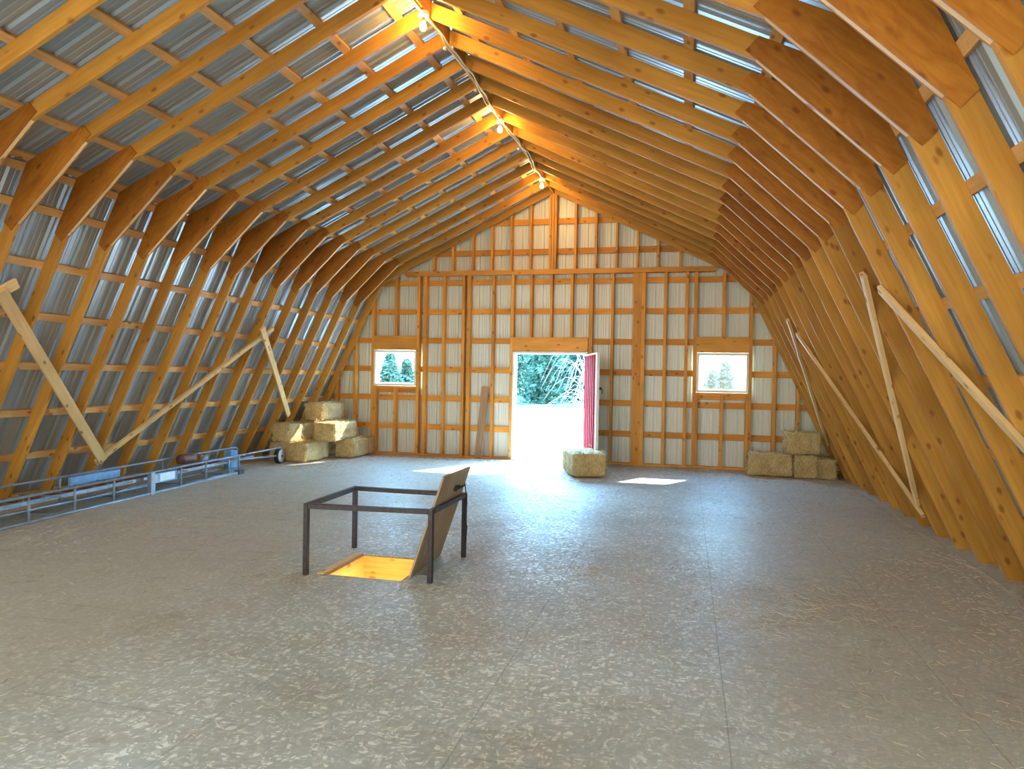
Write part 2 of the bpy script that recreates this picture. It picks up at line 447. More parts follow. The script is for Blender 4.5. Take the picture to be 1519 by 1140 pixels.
# floor to collar beam or slope
tstud(-4.80, -4.758, Z0, None, 'short corner stud under the left slope of the gable wall, behind the hay stack')
tstud(-4.375, -4.333, Z0, None, 'stud left of the left window, rising to the left slope')
tstud(-3.955, -3.905, Z0, None, 'stud along the left edge of the left window')
tstud(-3.903, -3.845, Z0, 1.43, 'short trimmer stud under the left corner of the left window')
tstud(-3.425, -3.383, Z0, 1.43, 'short stud under the middle of the left window')
tstud(-3.425, -3.383, 2.555, None, 'short stud above the middle of the left window')
tstud(-2.923, -2.86, Z0, None, 'stud along the right edge of the left window')
tstud(-2.765, -2.715, Z0, None, 'stud just right of the left window, past the dark gap')
tstud(-2.345, -2.303, Z0, None, 'single stud midway between the left window and the double stud')
tstud(-1.915, -1.865, Z0, None, 'left half of the double stud left of the door')
tstud(-1.80, -1.735, Z0, None, 'right half of the double stud left of the door')
tstud(-1.262, -1.22, Z0, None, 'single stud beside the leaning plank, left of the door')
tstud(-.855, -.803, Z0, None, 'stud along the left edge of the doorway')
tstud(-.455, -.413, 2.53, None, 'left of three short studs above the door header')
tstud(-.04, .002, 2.53, None, 'middle of three short studs above the door header')
tstud(.385, .427, 2.53, None, 'right of three short studs above the door header')
tstud(.755, .835, Z0, None, 'stud along the right edge of the doorway')
tstud(1.205, 1.25, Z0, None, 'single stud between the open door leaf and the wide post')
tstud(1.635, 1.80, Z0, None, 'wide built-up post standing between the door and the right window', 'wall_post', 'post', 'wall posts')
tstud(1.801, 1.875, Z0, None, 'narrow ply on the right side of the wide post', 'wall_post', 'post', 'wall posts')
tstud(2.235, 2.285, Z0, None, 'single stud right of the wide post')
tstud(2.645, 2.695, Z0, None, 'stud just left of the right window, past the narrow gap')
tstud(2.812, 2.868, Z0, None, 'stud along the left edge of the right window')
tstud(2.87, 2.91, Z0, 1.43, 'short trimmer stud under the left corner of the right window')
tstud(3.335, 3.383, Z0, 1.43, 'short stud under the middle of the right window')
tstud(3.345, 3.393, 2.555, None, 'short stud above the middle of the right window')
tstud(3.80, 3.843, Z0, 1.43, 'short trimmer stud under the right corner of the right window')
tstud(3.847, 3.90, Z0, None, 'stud along the right edge of the right window')
tstud(4.285, 4.34, Z0, None, 'stud right of the right window, above the hay bales')
tstud(4.715, 4.76, Z0, None, 'short corner stud under the right slope of the gable wall')
# upper gable
ups = [(-2.585, -2.54), (-2.165, -2.12), (-1.73, -1.687), (-1.315, -1.273), (-.90, -.858), (-.49, -.448), (.432, .477), (.85, .895), (1.266, 1.31), (1.68, 1.725), (2.085, 2.125), (2.507, 2.55)]
left_lab = ['outermost', 'second', 'third', 'fourth', 'fifth', 'sixth']
for i, (a, b2) in enumerate(ups):
    if i < 6: lab = 'upper gable stud above the collar beam, %s in from the left slope' % ordinal(i+1)
    else: lab = 'upper gable stud above the collar beam, %s in from the right slope' % ordinal(12-i)
    zc = (a+b2)/2; sl = roof_in(b2, .06)-roof_in(a, .06)
    tag(stud('gable_stud', a, b2, SY0, SY1, 3.912, roof_in(zc, .06), M_STUD, None, sl), lab, 'stud', 'upper gable studs')
for x0, x1, lab in ((-.082, -.036, 'left'), (-.030, .018, 'middle'), (.024, .072, 'right')):
    tag(stud('king_post', x0, x1, SY0-.03, SY1, 3.912, roof_in((x0+x1)/2, .0)+.02, M_STUD), '%s ply of the tripled king post under the ridge' % lab, 'post', 'king post plies')
# collar beam, plates
cb = roof_in(3.0, .05)
tag(board('collar_beam', (-3.20, 14.43, 3.864), (3.20, 14.43, 3.864), .094, .16, (0, 0, 1), M_STUD), 'horizontal collar beam crossing the gable wall above the windows', 'beam')
tag(board('bottom_plate', (-5.4, 14.452, .0195), (-.805, 14.452, .0195), .038, .14, (0, 0, 1), M_STUD), 'bottom plate along the floor left of the door', 'plate', 'bottom plates')
tag(board('bottom_plate', (.755, 14.452, .0195), (5.4, 14.452, .0195), .038, .14, (0, 0, 1), M_STUD), 'bottom plate along the floor right of the door', 'plate', 'bottom plates')
# headers
tag(board('door_header', (-.80, 14.44, 2.385), (.752, 14.44, 2.385), .285, .15, (0, 0, 1), M_STUD), 'wide wooden header over the doorway', 'header', 'headers')
tag(board('window_header', (-3.902, 14.44, 2.40), (-2.925, 14.44, 2.40), .30, .15, (0, 0, 1), M_STUD), 'wide wooden header over the left window', 'header', 'headers')
tag(board('window_header', (2.87, 14.44, 2.40), (3.845, 14.44, 2.40), .30, .15, (0, 0, 1), M_STUD), 'wide wooden header over the right window', 'header', 'headers')
tag(board('window_sill_board', (-3.902, 14.452, 1.452), (-2.925, 14.452, 1.452), .038, .135, (0, 0, 1), M_STUD), 'rough sill board under the left window', 'sill', 'rough sills')
tag(board('window_sill_board', (2.872, 14.452, 1.452), (3.845, 14.452, 1.452), .038, .135, (0, 0, 1), M_STUD), 'rough sill board under the right window', 'sill', 'rough sills')
# girts behind the studs
def gz(k): z = .617+.6096*k; return 1.69+(z-1.69)*1.0104
rows = ['first', 'second', 'third', 'fourth', 'fifth', 'sixth', 'seventh', 'eighth', 'ninth']
def girt(k, x0, x1, where):
    z = gz(k)
    tag(board('girt', (x0, 14.543, z), (x1, 14.543, z), .118, .036, (0, 0, 1), M_STUD, None, .002),
        'gable wall girt, %s row from the floor%s' % (rows[k], where), 'girt', 'girts of the far gable wall')
for k in range(9):
    z = gz(k); e = 9
    lim = 4.9
    while roof_in(lim, SO) < z+.06 and lim > .2: lim -= .02
    lim = min(lim, 5.5)
    if z > 3.9: girt(k, -lim, lim, ', above the collar beam')
    elif k in (0, 1): girt(k, -lim-.3, DR[0]-.01, ', left of the door'); girt(k, DR[1]+.01, lim+.3, ', right of the door')
    elif k == 2:
        girt(k, -lim-.1, LW[0]-.01, ', left of the left window'); girt(k, LW[1]+.01, DR[0]-.01, ', between left window and door')
        girt(k, DR[1]+.01, RW[0]-.01, ', between door and right window'); girt(k, RW[1]+.01, lim+.1, ', right of the right window')
    else: girt(k, -lim, lim, ', wall to wall')
for o, nm in ((LW, 'left'), (RW, 'right')):
    tag(board('girt', (o[0], 14.543, 1.385), (o[1], 14.543, 1.385), .11, .036, (0, 0, 1), M_STUD, None, .002), 'short girt filling the bay under the %s window sill' % nm, 'girt', 'girts of the far gable wall')

# windows
for i, o in enumerate((LW, RW)):
    bm = bmesh.new(); x0, x1, z0, z1 = o; t = .045; ya, yb = 14.39, 14.54
    g = .001
    box(bm, x0+g, x0+t, ya, yb, z0, z1-g); box(bm, x1-t, x1-g, ya, yb, z0, z1-g)
    box(bm, x0+t, x1-t, ya, yb, z1-t, z1-g); box(bm, x0+t, x1-t, ya, yb, z0, z0+t)
    fr_ = struct(link('window_%d' % (i+1), bm, M_CREAM))
    bm = bmesh.new(); s = .025; xa, xb, za, zb = x0+t, x1-t, z0+t, z1-t
    for q in ((xa, xa+s, za, zb), (xb-s, xb, za, zb), (xa+s, xb-s, zb-s, zb), (xa+s, xb-s, za, za+s)): box(bm, q[0], q[1], 14.49, 14.53, q[2], q[3])
    link('sash', bm, M_WHITE, fr_)
    bm = bmesh.new(); box(bm, xa+s, xb-s, 14.508, 14.512, za+s, zb-s); link('pane', bm, M_GLASS, fr_)

# door: frame, threshold, leaf swung inward
bm = bmesh.new()
box(bm, DR[0]+.002, DR[0]+.042, 14.36, 14.60, .0, 2.228); box(bm, DR[1]-.042, DR[1]-.002, 14.36, 14.60, 0, 2.228); box(bm, DR[0]+.042, DR[1]-.042, 14.36, 14.60, 2.19, 2.228)
struct(link('trim_1', bm, M_WHITE))
bm = bmesh.new(); box(bm, DR[0]+.042, DR[1]-.042, 14.34, 14.62, 0, .035); bevel(bm, .006)
struct(link('trim_2', bm, M_ALU))
LA = math.radians(106); LWID = 1.40
u = Vector((-math.cos(LA), -math.sin(LA), 0)); nrm = Vector((-math.sin(LA), math.cos(LA), 0))   # nrm = outside face of the leaf (faces the doorway)
ML = Matrix((u, nrm, Vector((0, 0, 1)))).transposed().to_4x4(); ML.translation = (.735, 14.36, .05)
leaf = bpy.data.objects.new('door_1', None); C.objects.link(leaf); leaf.matrix_world = ML; struct(leaf)
bm = bmesh.new(); H = 2.13
for q in ((0, .07, 0, H), (LWID-.07, LWID, 0, H), (.07, LWID-.07, 0, .07), (.07, LWID-.07, H-.07, H), (.07, LWID-.07, H/2-.04, H/2+.04)): box(bm, q[0], q[1], -.02, .02, q[2], q[3])
link('door_frame', bm, M_WHITE, leaf, ML)
bm = bmesh.new(); prv = None
for x, h in [(p[0]-.0, p[1]) for p in rib_profile(0.03, LWID-.03)]:
    cur = [bm.verts.new((x, .022+h*1.2, .03)), bm.verts.new((x, .022+h*1.2, H-.03)), bm.verts.new((x, .0205, .03)), bm.verts.new((x, .0205, H-.03))]
    if prv:
        bm.faces.new((prv[0], cur[0], cur[1], prv[1])); bm.faces.new((prv[2], prv[3], cur[3], cur[2]))
    prv = cur
link('door_skin', bm, M_RED, leaf, ML)['label'] = 'red ribbed steel face of the door leaf'
bm = bmesh.new(); box(bm, LWID-.002, LWID+.012, -.035, .02, 0, H); box(bm, 0.0, LWID, -.026, -.021, .0, H); link('door_back', bm, M_WHITE, leaf, ML)
bm = bmesh.new(); box(bm, LWID-.06, LWID+.02, -.075, -.036, 1.45, 1.50); tube(bm, [(LWID-.02, -.07, 1.48), (LWID-.02, -.10, 1.44), (LWID-.02, -.09, 1.38)], .008); link('door_latch', bm, M_RUBBER, leaf, ML)
for z in (.25, 1.85):
    bm = bmesh.new(); box(bm, -.012, .10, -.034, -.027, z, z+.09); link('hinge', bm, M_STEEL, leaf, ML)

# ------------------------------------------------------------------ diagonal braces
def on_low(s, y, z, off=-.021): p = lowat(z, off); return Vector((s*p.x, y, p.y))
def brace(s, a, b, lab, w=.09, off=-.021):
    n = Vector((s*nL.x, 0, nL.y)); p0 = on_low(s, a[0], a[1], off); p1 = on_low(s, b[0], b[1], off)
    u = (p1-p0).normalized(); up = n.cross(u)
    tag(board('diagonal_brace', p0, p1, w, .038, up, M_BRACE), lab, 'brace', 'diagonal braces across the %s rafters' % ('left' if s < 0 else 'right'))
brace(-1, (6.13, 2.60), (3.5, .50), 'stub of a diagonal brace whose top end enters at the left edge of the photo', .12)
brace(-1, (5.95, 2.49), (8.36, .43), 'wide diagonal brace on left rafters running down to the conveyor', .125, -.060)
brace(-1, (8.28, .41), (11.06, 2.47), 'long diagonal brace on left rafters rising toward the gable wall', .085)
brace(-1, (10.68, 2.45), (12.80, .86), 'diagonal brace on left rafters ending behind the hay stack', .10, -.060)
brace(1, (6.80, 2.65), (9.02, .34), 'diagonal brace on right rafters, upper end nearest the camera, steep', .075)
brace(1, (6.55, 2.49), (4.0, .20), 'diagonal brace on right rafters running out of frame at the right edge', .085)
brace(1, (11.60, 2.65), (13.72, .60), 'far diagonal brace on right rafters ending at the hay bales', .075)
brace(1, (11.42, 2.42), (9.00, .21), 'long diagonal brace on right rafters in the middle of the slope', .075)

# ------------------------------------------------------------------ leaning plank
tag(board('leaning_plank', (-1.47, 14.235, .012), (-1.37, 14.358, 1.50), .15, .035, (1, 0, .0), M_OLD), 'weathered brown plank leaning upright against the gable wall left of the door', 'plank')

# ------------------------------------------------------------------ hatch: liner, guard rail, lid
root = thing('hatch_liner', 'pale pine boards lining the square floor hatch opening', 'hatch', (.11, 5.87, -.40))
for nm, p0, p1 in (('liner_board', (HX0-.0, HY1-.019, -.205), (HX1, HY1-.019, -.205)), ('liner_board', (HX0, HY0+.019, -.205), (HX1, HY0+.019, -.205)),
                   ('liner_board', (HX0+.019, HY0+.038, -.205), (HX0+.019, HY1-.038, -.205)), ('liner_board', (HX1-.019, HY0+.038, -.205), (HX1-.019, HY1-.038, -.205))):
    board(nm, p0, p1, .40, .038, (0, 0, 1), M_LINER, root)
# raised lip on the left edge, coloured pale for light on liner top
board('liner_edge', (HX0-.03, HY0, .006), (HX0-.03, HY1, .006), .012, .06, (0, 0, 1), M_BRACE, root)
bm = bmesh.new(); box(bm, -2.4, 2.4, 3.5, 8.5, -2.6, -2.5); struct(link('floor_lower', bm, M_FLOOR))

root = thing('guard_rail', 'dark square steel pipe guard rail standing around the floor hatch', 'railing', (.14, 5.95, 0))
posts = [(-.38, 5.44), (-.425, 6.44), (.695, 5.53), (.70, 6.42)]
RT = .585; q = .021
for x, y in posts:
    bm = bmesh.new(); box(bm, x-q, x+q, y-q, y+q, 0, RT+q); bevel(bm, .004)
    p_ = link('rail_post', bm, M_STEEL, root)
for a, b2 in ((0, 1), (2, 3), (0, 2), (1, 3)):
    p0 = Vector((*posts[a], RT)); p1 = Vector((*posts[b2], RT)); d = (p1-p0).normalized()*q
    board('top_rail', p0+d, p1-d, .042, .042, (0, 0, 1), M_STEEL, root, .004)
# lid leaning back against the right rail
lb = Vector((.487, 0, .004)); lt = Vector((.773, 0, .86)); ud = (lt-lb).normalized(); Ln = (lt-lb).length
ML = Matrix((ud, Vector((0, 1, 0)), ud.cross(Vector((0, 1, 0))))).transposed().to_4x4(); ML.translation = (lb.x, 0, lb.z)
root = thing('trapdoor', 'weathered plywood trapdoor propped open against the guard rail', 'trapdoor', (lb.x, 5.98, 0))
bm = bmesh.new(); box(bm, 0, Ln, 5.62, 6.36, -.0, .019)
# clip the top edge slightly out of square like the photo
bevel(bm, .003); link('panel', bm, M_LID, root, ML)
bm = bmesh.new(); box(bm, Ln*.80, Ln*.84, 6.08, 6.15, .019+.0, .04); box(bm, Ln*.795, Ln*.845, 6.03, 6.065, .019, .045)
tube(bm, [ML.inverted() @ (ML @ Vector((Ln*.82, 6.10, .045))), Vector((Ln*.86, 6.13, .075)), Vector((Ln*.83, 6.17, .05))], .008)
for v in bm.verts: v.co.z = .019-v.co.z   # hardware sits on the face turned to the opening
link('latch', bm, M_RUBBER, root, ML)['label'] = 'black latch on the lid'
bm = bmesh.new(); p = ML @ Vector((Ln*.83, 6.365, .01))
pts = [p, p+Vector((.0, .02, -.05)), p+Vector((.015, .03, -.2)), p+Vector((-.01, .03, -.33)), p+Vector((.02, .03, -.42)), p+Vector((.01, .03, -.56))]
tube(bm, pts, .006, 6); link('cord', bm, M_RUBBER, root)['label'] = 'thin dark cord hanging from the lid'
bm = bmesh.new(); box(bm, .53, .62, 5.70, 6.34, .002, .006); link('hinge_strip', bm, M_ALU, root)
bm = bmesh.new()

# ------------------------------------------------------------------ hay conveyor lying along the left wall
A = Vector((-4.215, 6.0, 0)); d = Vector((-.078, 1, 0)).normalized(); lat = Vector((-d.y, d.x, 0)); WID = .56
def cv(t, w, z): return A+d*t+lat*w+Vector((0, 0, z))      # t along from y=6, w across to the wall
root = thing('hay_conveyor', 'long grey-blue tubular hay elevator lying on the floor along the left wall', 'conveyor', cv(0, WID/2, 0))
def arc(t0, w, z0, r, a0, a1, n=6): return [cv(t0+r*math.sin(a0+(a1-a0)*i/n), w, z0+r*math.cos(a0+(a1-a0)*i/n)) for i in range(n+1)]
T0 = -2.2; TE = 4.65
def part(nm, pts, r, m=M_GALV, n=8, par=None):
    bm = bmesh.new(); tube(bm, pts, r, n); return link(nm, bm, m, par or root, None, True)
part('top_rail', [cv(T0, 0, .305)]+[cv(TE+1.3, 0, .305)]+arc(TE+1.36, 0, .165, .14, 0, PI*.9), .017)
part('bottom_rail', [cv(T0, 0, .02), cv(TE+.02, 0, .02)], .017)
part('top_rail', [cv(T0, WID, .345), cv(TE+.75, WID, .345)]+arc(TE+.78, WID, .265, .08, 0, PI/2)+[cv(TE+.86, WID, .02)], .017)
part('bottom_rail', [cv(T0, WID, .02), cv(TE+.86, WID, .02)], .017)
for t in (-1.6, -.8, .34, 1.0, 1.65, 3.03, 3.66, 4.30, 4.60):
    part('post', [cv(t, 0, .02), cv(t, 0, .305)], .015)
bm = bmesh.new(); 
def obox(bm, t0, t1, w0, w1, z0, z1):
    vs = box(bm, 0, 1, 0, 1, 0, 1)
    for v in vs: v.co = cv(t0+(t1-t0)*v.co.x, w0+(w1-w0)*v.co.y, z0+(z1-z0)*v.co.z)
obox(bm, 2.33, 2.42, -.03, .03, .0, .31); bevel(bm, .004); link('splice_post', bm, M_GALV, root)
for t in (-1.6, -.6, .4, 1.4, 2.4, 3.4, 4.4, 5.2):
    part('post', [cv(t, WID, .02), cv(t, WID, .345)], .013)
for t in (-1.6, -.4, .8, 2.0, 3.2, 4.4):
    part('cross_bar', [cv(t, .0, .02), cv(t, WID, .02)], .012)
    part('cross_bar', [cv(t, .0, .22), cv(t, WID, .22)], .012)
bm = bmesh.new()
obox(bm, T0, TE+.6, .09, .12, .19, .235); obox(bm, T0, TE+.6, WID-.14, WID-.11, .19, .235); obox(bm, T0, TE+.6, .12, WID-.14, .20, .205)
link('chain_tray', bm, M_GALV, root)
bm = bmesh.new()
for i in range(26): obox(bm, T0+.26*i, T0+.26*i+.03, .14, WID-.16, .207, .245)
link('drag_chain', bm, M_RUST, root)
part('lower_brace', [cv(T0, .02, .17), cv(2.3, .02, .13)], .012); part('lower_brace', [cv(T0, WID-.03, .10), cv(2.6, WID-.03, .12)], .012)
part('tail_arm', [cv(TE-.6, .05, .25), cv(TE+1.3, .02, .16)], .014); part('tail_arm', [cv(TE-.2, .30, .20), cv(TE+1.3, .10, .16)], .014)
# blue housings
bm = bmesh.new(); obox(bm, 1.55, 2.45, WID-.03, WID+.02, .12, .325); bevel(bm, .01); hb = link('drive_housing', bm, M_BLUE, root); hb['label'] = 'blue panel on the wall side of the conveyor'
bm = bmesh.new(); obox(bm, 2.47, 3.02, .035, .07, .13, .27); bevel(bm, .008); hb = link('control_box', bm, M_BLUE, root); hb['label'] = 'blue box on the near side with pale sticker'
bm = bmesh.new(); obox(bm, 2.60, 2.93, .030, .036, .15, .255); link('sticker', bm, M_LABEL, hb)
bm = bmesh.new(); obox(bm, 2.47, 2.55, .028, .034, .15, .24); link('warning_sticker', bm, plain('tan sticker', (.62, .45, .28), .6), hb)
# motor near the far end
bm = bmesh.new(); lathe(bm, [(.02, -.17), (.075, -.165), (.08, -.14), (.08, .12), (.07, .15), (.02, .155)], 16, Matrix.Translation(cv(3.75, .40, .33)) @ Matrix.Rotation(PI/2, 4, 'X'))
mt = link('motor', bm, M_RUST, root, None, True); mt['label'] = 'rusty electric motor'
bm = bmesh.new(); obox(bm, 3.55, 3.95, .28, .50, .235, .255); link('motor_mount', bm, M_GALV, mt)
bm = bmesh.new(); lathe(bm, [(.02, -.02), (.085, -.02), (.075, 0), (.085, .02), (.02, .02)], 18, Matrix.Translation(cv(4.08, .30, .27)) @ Matrix.Rotation(PI/2, 4, 'Y')); link('pulley', bm, M_GALV, root, None, True)
bm = bmesh.new(); obox(bm, 5.0, 5.22, .38, .52, .02, .33); bevel(bm, .012); link('gearbox', bm, M_BLUE, root)
# pulley wheel at the tail
MW = Matrix.Translation(cv(TE+1.42, .03, .148)) @ Matrix.Rotation(math.radians(4.5), 4, 'Z') @ Matrix.Rotation(PI/2, 4, 'Y')
bm = bmesh.new(); lathe(bm, [(.085, -.04), (.125, -.045), (.146, -.03), (.148, .0), (.146, .03), (.125, .045), (.085, .04)], 28, MW); wh = link('wheel', bm, M_RUBBER, root, None, True)
bm = bmesh.new(); lathe(bm, [(.02, -.03), (.115, -.03), (.122, .05), (.10, .052), (.03, .047), (.02, .05)], 24, MW); link('wheel_disc', bm, M_HUB, wh, None, True)
bm = bmesh.new(); lathe(bm, [(.005, .05), (.018, .05), (.018, .068), (.005, .07)], 10, MW); link('hub_cap', bm, M_RUBBER, wh, None, True)
# swung-out foot on the floor
part('prop_foot', [cv(3.2, .06, .03), cv(4.55, -.03, .028)], .026, M_GALV)
bm = bmesh.new(); obox(bm, 4.50, 4.66, -.07, .02, .0, .065); bevel(bm, .008); link('prop_shoe', bm, M_STEEL, root)

# ------------------------------------------------------------------ hay bales
def bale_mesh(seed, L, Wd, Hh):
    r = random.Random(seed); bm = bmesh.new()
    bmesh.ops.create_cube(bm, size=1)
    bmesh.ops.subdivide_edges(bm, edges=bm.edges[:], cuts=9, use_grid_fill=True)
    for v in bm.verts:
        p = v.co.copy()
        c = Vector((max(-.42, min(.42, p.x)), max(-.44, min(.44, p.y)), max(-.42, min(.42, p.z))))
        q_ = p-c
        if q_.length > 0: p = c+q_.normalized()*min(q_.length, .075 if q_.length < .09 else .085)
        wob = .012*math.sin(9*p.y+seed)+.010*math.sin(17*p.x+3*p.z*5+seed*2)
        p = Vector((p.x*Wd, p.y*L, p.z*Hh))
        nrm_ = p.normalized()
        p += nrm_*(wob+r.uniform(-.009, .009))
        for t in (-.22, .22):                    # twine grooves
            g = math.exp(-((p.y/L-t)/.035)**2); p -= Vector((nrm_.x, 0, nrm_.z))*.010*g
        v.co = p
    zmin = min(v.co.z for v in bm.verts)
    faces = bm.faces[:]
    for f in faces: f.smooth = True
    # straws sticking out
    base = [(f.calc_center_median(), f.normal.copy()) for f in faces]
    for _ in range(2200):
        c, n = r.choice(base)
        if n.z < -.6: continue
        t1 = n.orthogonal().normalized(); t1.rotate(Matrix.Rotation(r.uniform(0, 2*PI), 3, n)); t2 = n.cross(t1)
        o = c+t1*r.uniform(-.04, .04)+t2*r.uniform(-.04, .04)+n*.003
        dr = (t1+n*r.uniform(.05, .55)).normalized(); ln = r.uniform(.03, .11); w = r.uniform(.0018, .004); sd = dr.cross(n).normalized()*w
        m_ = o+dr*ln*.5; e_ = o+dr*ln+n*r.uniform(-.01, .02)
        if min(m_.z, e_.z) < zmin: continue
        a = [bm.verts.new(o-sd), bm.verts.new(o+sd), bm.verts.new(m_+sd), bm.verts.new(m_-sd), bm.verts.new(e_)]
        bm.faces.new(a[:4]); bm.faces.new((a[3], a[2], a[4]))
    me = bpy.data.meshes.new('hay_bale'); 
    for v in bm.verts: v.co.z -= zmin
    bm.to_mesh(me); bm.free(); me.materials.append(M_HAY); return me
def twine_mesh(L, Wd, Hh, tt):
    bm = bmesh.new()
    for t in (tt,):
        pts = []
        a, b2 = Wd/2-.004, Hh/2-.006
        for cx, cz, a0 in ((a-.03, b2-.03, 0), (-a+.03, b2-.03, PI/2), (-a+.03, -b2+.03, PI), (a-.03, -b2+.03, 3*PI/2)):
            for j in range(4): an = a0+j*PI/6; pts.append((cx+.03*math.cos(an), t*L, Hh/2+cz+.03*math.sin(an)))
        pts.append(pts[0]); tube(bm, pts, .004, 5)
    me = bpy.data.meshes.new('twine'); bm.to_mesh(me); bm.free(); me.materials.append(M_STRAW); return me
bseed = [0]
def bale(x0, x1, y0, y1, z, h, label, group, rot=None, along='y'):
    bseed[0] += 1
    w, l = (x1-x0, y1-y0) if along == 'y' else (y1-y0, x1-x0)
    o = bpy.data.objects.new('hay_bale', bale_mesh(bseed[0], l*.985, w*.985, h*.985)); C.objects.link(o)
    a = rot if rot is not None else (RNG.uniform(-.02, .02) + (0 if along == 'y' else PI/2))
    o.location = ((x0+x1)/2, (y0+y1)/2, z+.001); o.rotation_euler = (0, 0, a)
    tag(o, label, 'hay bale', group)
    for tt in (-.22, .22):
        t = bpy.data.objects.new('twine', twine_mesh(l*.985, w*.985, h*.985, tt)); C.objects.link(t); t.parent = o
GL = 'hay bales stacked in the left corner'; GR = 'hay bales in the right corner'
bale(-4.65, -4.29, 12.25, 13.2, 0, .36, 'hay bale on the floor next to the conveyor wheel, front of the left stack', GL)
bale(-4.21, -3.80, 13.27, 14.27, 0, .37, 'hay bale on the floor at the right end of the left stack', GL)
bale(-5.10, -4.67, 12.30, 13.28, 0, .36, 'hay bale on the floor behind the conveyor wheel, under the leftmost upper bale', GL)
bale(-5.06, -4.68, 12.33, 13.30, .36, .35, 'leftmost hay bale in the middle layer of the left stack', GL)
bale(-4.42, -3.98, 12.80, 13.78, .365, .36, 'golden-ended hay bale in the middle layer, right side of the left stack', GL)
bale(-4.92, -4.50, 13.34, 14.29, .0, .36, 'hay bale on the floor at the back of the left stack', GL)
bale(-4.90, -4.48, 13.36, 14.29, .36, .36, 'hay bale in the middle layer at the back, carrying the topmost bale', GL)
bale(-4.87, -4.46, 13.20, 14.20, .72, .36, 'topmost hay bale of the left stack', GL)
bale(.645, 1.235, 12.16, 13.24, 0, .395, 'single hay bale standing alone in front of the doorway', None, math.radians(20))
bale(3.80, 4.56, 13.52, 13.95, 0, .40, 'low hay bale at the left end of the right corner stack', GR, None, 'x')
bale(4.58, 4.96, 13.48, 14.28, 0, .41, 'hay bale on the floor under the upper right bale', GR)
bale(4.97, 5.27, 13.55, 14.25, 0, .345, 'greyish hay bale squeezed under the right slope', GR)
bale(4.42, 4.98, 13.42, 13.90, .415, .38, 'upper hay bale resting on the right corner stack', GR, None, 'x')

# loose straw on the floor (nobody could count it)
bm = bmesh.new(); r = random.Random(3)
def straw_at(x, y, ln):
    if HX0-.1 < x < HX1+.35 and HY0-.05 < y < HY1+.15: return
    a = r.uniform(0, PI); dx, dy = math.cos(a)*ln/2, math.sin(a)*ln/2; w = r.uniform(.0008, .0016); nx, ny = -math.sin(a)*w, math.cos(a)*w
    z0 = .002; z1 = r.uniform(.003, .012)
    a0 = bm.verts.new((x-dx-nx, y-dy-ny, z0)); a1 = bm.verts.new((x-dx+nx, y-dy+ny, z0)); at = bm.verts.new((x-dx, y-dy, z0+.003))
    b0 = bm.verts.new((x+dx-nx, y+dy-ny, z1)); b1 = bm.verts.new((x+dx+nx, y+dy+ny, z1)); bt = bm.verts.new((x+dx, y+dy, z1+.003))
    bm.faces.new((a0, a1, b1, b0)); bm.faces.new((a1, at, bt, b1)); bm.faces.new((at, a0, b0, bt))
for _ in range(2200): straw_at(r.uniform(-5.2, 5.3), r.uniform(1.5, 14.2), r.uniform(.015, .06))
for _ in range(2400):
    x = 5.3-abs(r.gauss(0, .9)); straw_at(x, r.uniform(3, 14.2), r.uniform(.02, .065))
for _ in range(700):
    x = -5.25+abs(r.gauss(0, .6)); straw_at(x, r.uniform(5, 12.4), r.uniform(.03, .10))
for _ in range(1700): straw_at(r.choice((r.uniform(-3.6, -.9), r.uniform(.9, 3.8))), 14.28-abs(r.gauss(0, .35)), r.uniform(.02, .07))
for _ in range(900): straw_at(5.34-abs(r.gauss(0, .03)), r.uniform(3, 13.4), r.uniform(.02, .07))  # extra straw row, added to mimic a thin light leak along the wall
for cx, cy, sg, n in ((-4.2, 12.6, .6, 900), (4.3, 13.5, .5, 700), (1.0, 12.6, .5, 500), (.70, 5.45, .10, 120), (-.40, 5.35, .10, 100), (2.05, 2.75, .05, 160), (1.9, 6.3, .1, 60), (3.6, 5.9, .35, 260), (-1.9, 8.2, .5, 120), (.7, 6.4, .12, 70), (-3.6, 6.3, .5, 250), (3.1, 5.6, .3, 220), (2.7, 6.4, .4, 200)):
    for _ in range(n): straw_at(min(5.3, max(-5.2, r.gauss(cx, sg))), min(14.25, r.gauss(cy, sg)), r.uniform(.02, .09))
tag(link('loose_straw', bm, M_STRAW), 'loose straw and chaff scattered over the loft floor', 'straw', None, 'stuff')

# ------------------------------------------------------------------ lamps along the ridge
def lamp(y, lab):
    root = thing('bulb_lamp', lab, 'lamp', (0, y, 5.43), 'bare bulbs along the ridge')
    bm = bmesh.new(); lathe(bm, [(.02, 5.425), (.058, 5.425), (.062, 5.40), (.05, 5.372), (.03, 5.365)], 20, Matrix.Translation((0, y, 0))); link('lamp_holder', bm, M_PORC, root, None, True)
    bm = bmesh.new(); lathe(bm, [(.020, 5.366), (.022, 5.36), (.020, 5.33), (.014, 5.328)], 14, Matrix.Translation((0, y, 0))); link('socket', bm, M_RUST, root, None, True)
    bm = bmesh.new(); lathe(bm, [(.012, 5.329), (.016, 5.318), (.027, 5.298), (.034, 5.275), (.033, 5.258), (.024, 5.242), (.008, 5.235)], 16, Matrix.Translation((0, y, 0))); link('bulb', bm, M_BULB, root, None, True)
lamp(6.95, 'lit bare bulb nearest the camera, hanging from the ridge')
lamp(10.06, 'lit bare bulb hanging from the middle of the ridge')
lamp(13.14, 'lit bare bulb at the far end of the ridge above the gable')
root = thing('ridge_cable', 'pair of white electric cables stapled along the ridge between the bulbs', 'cable', (0, 3, 5.40))
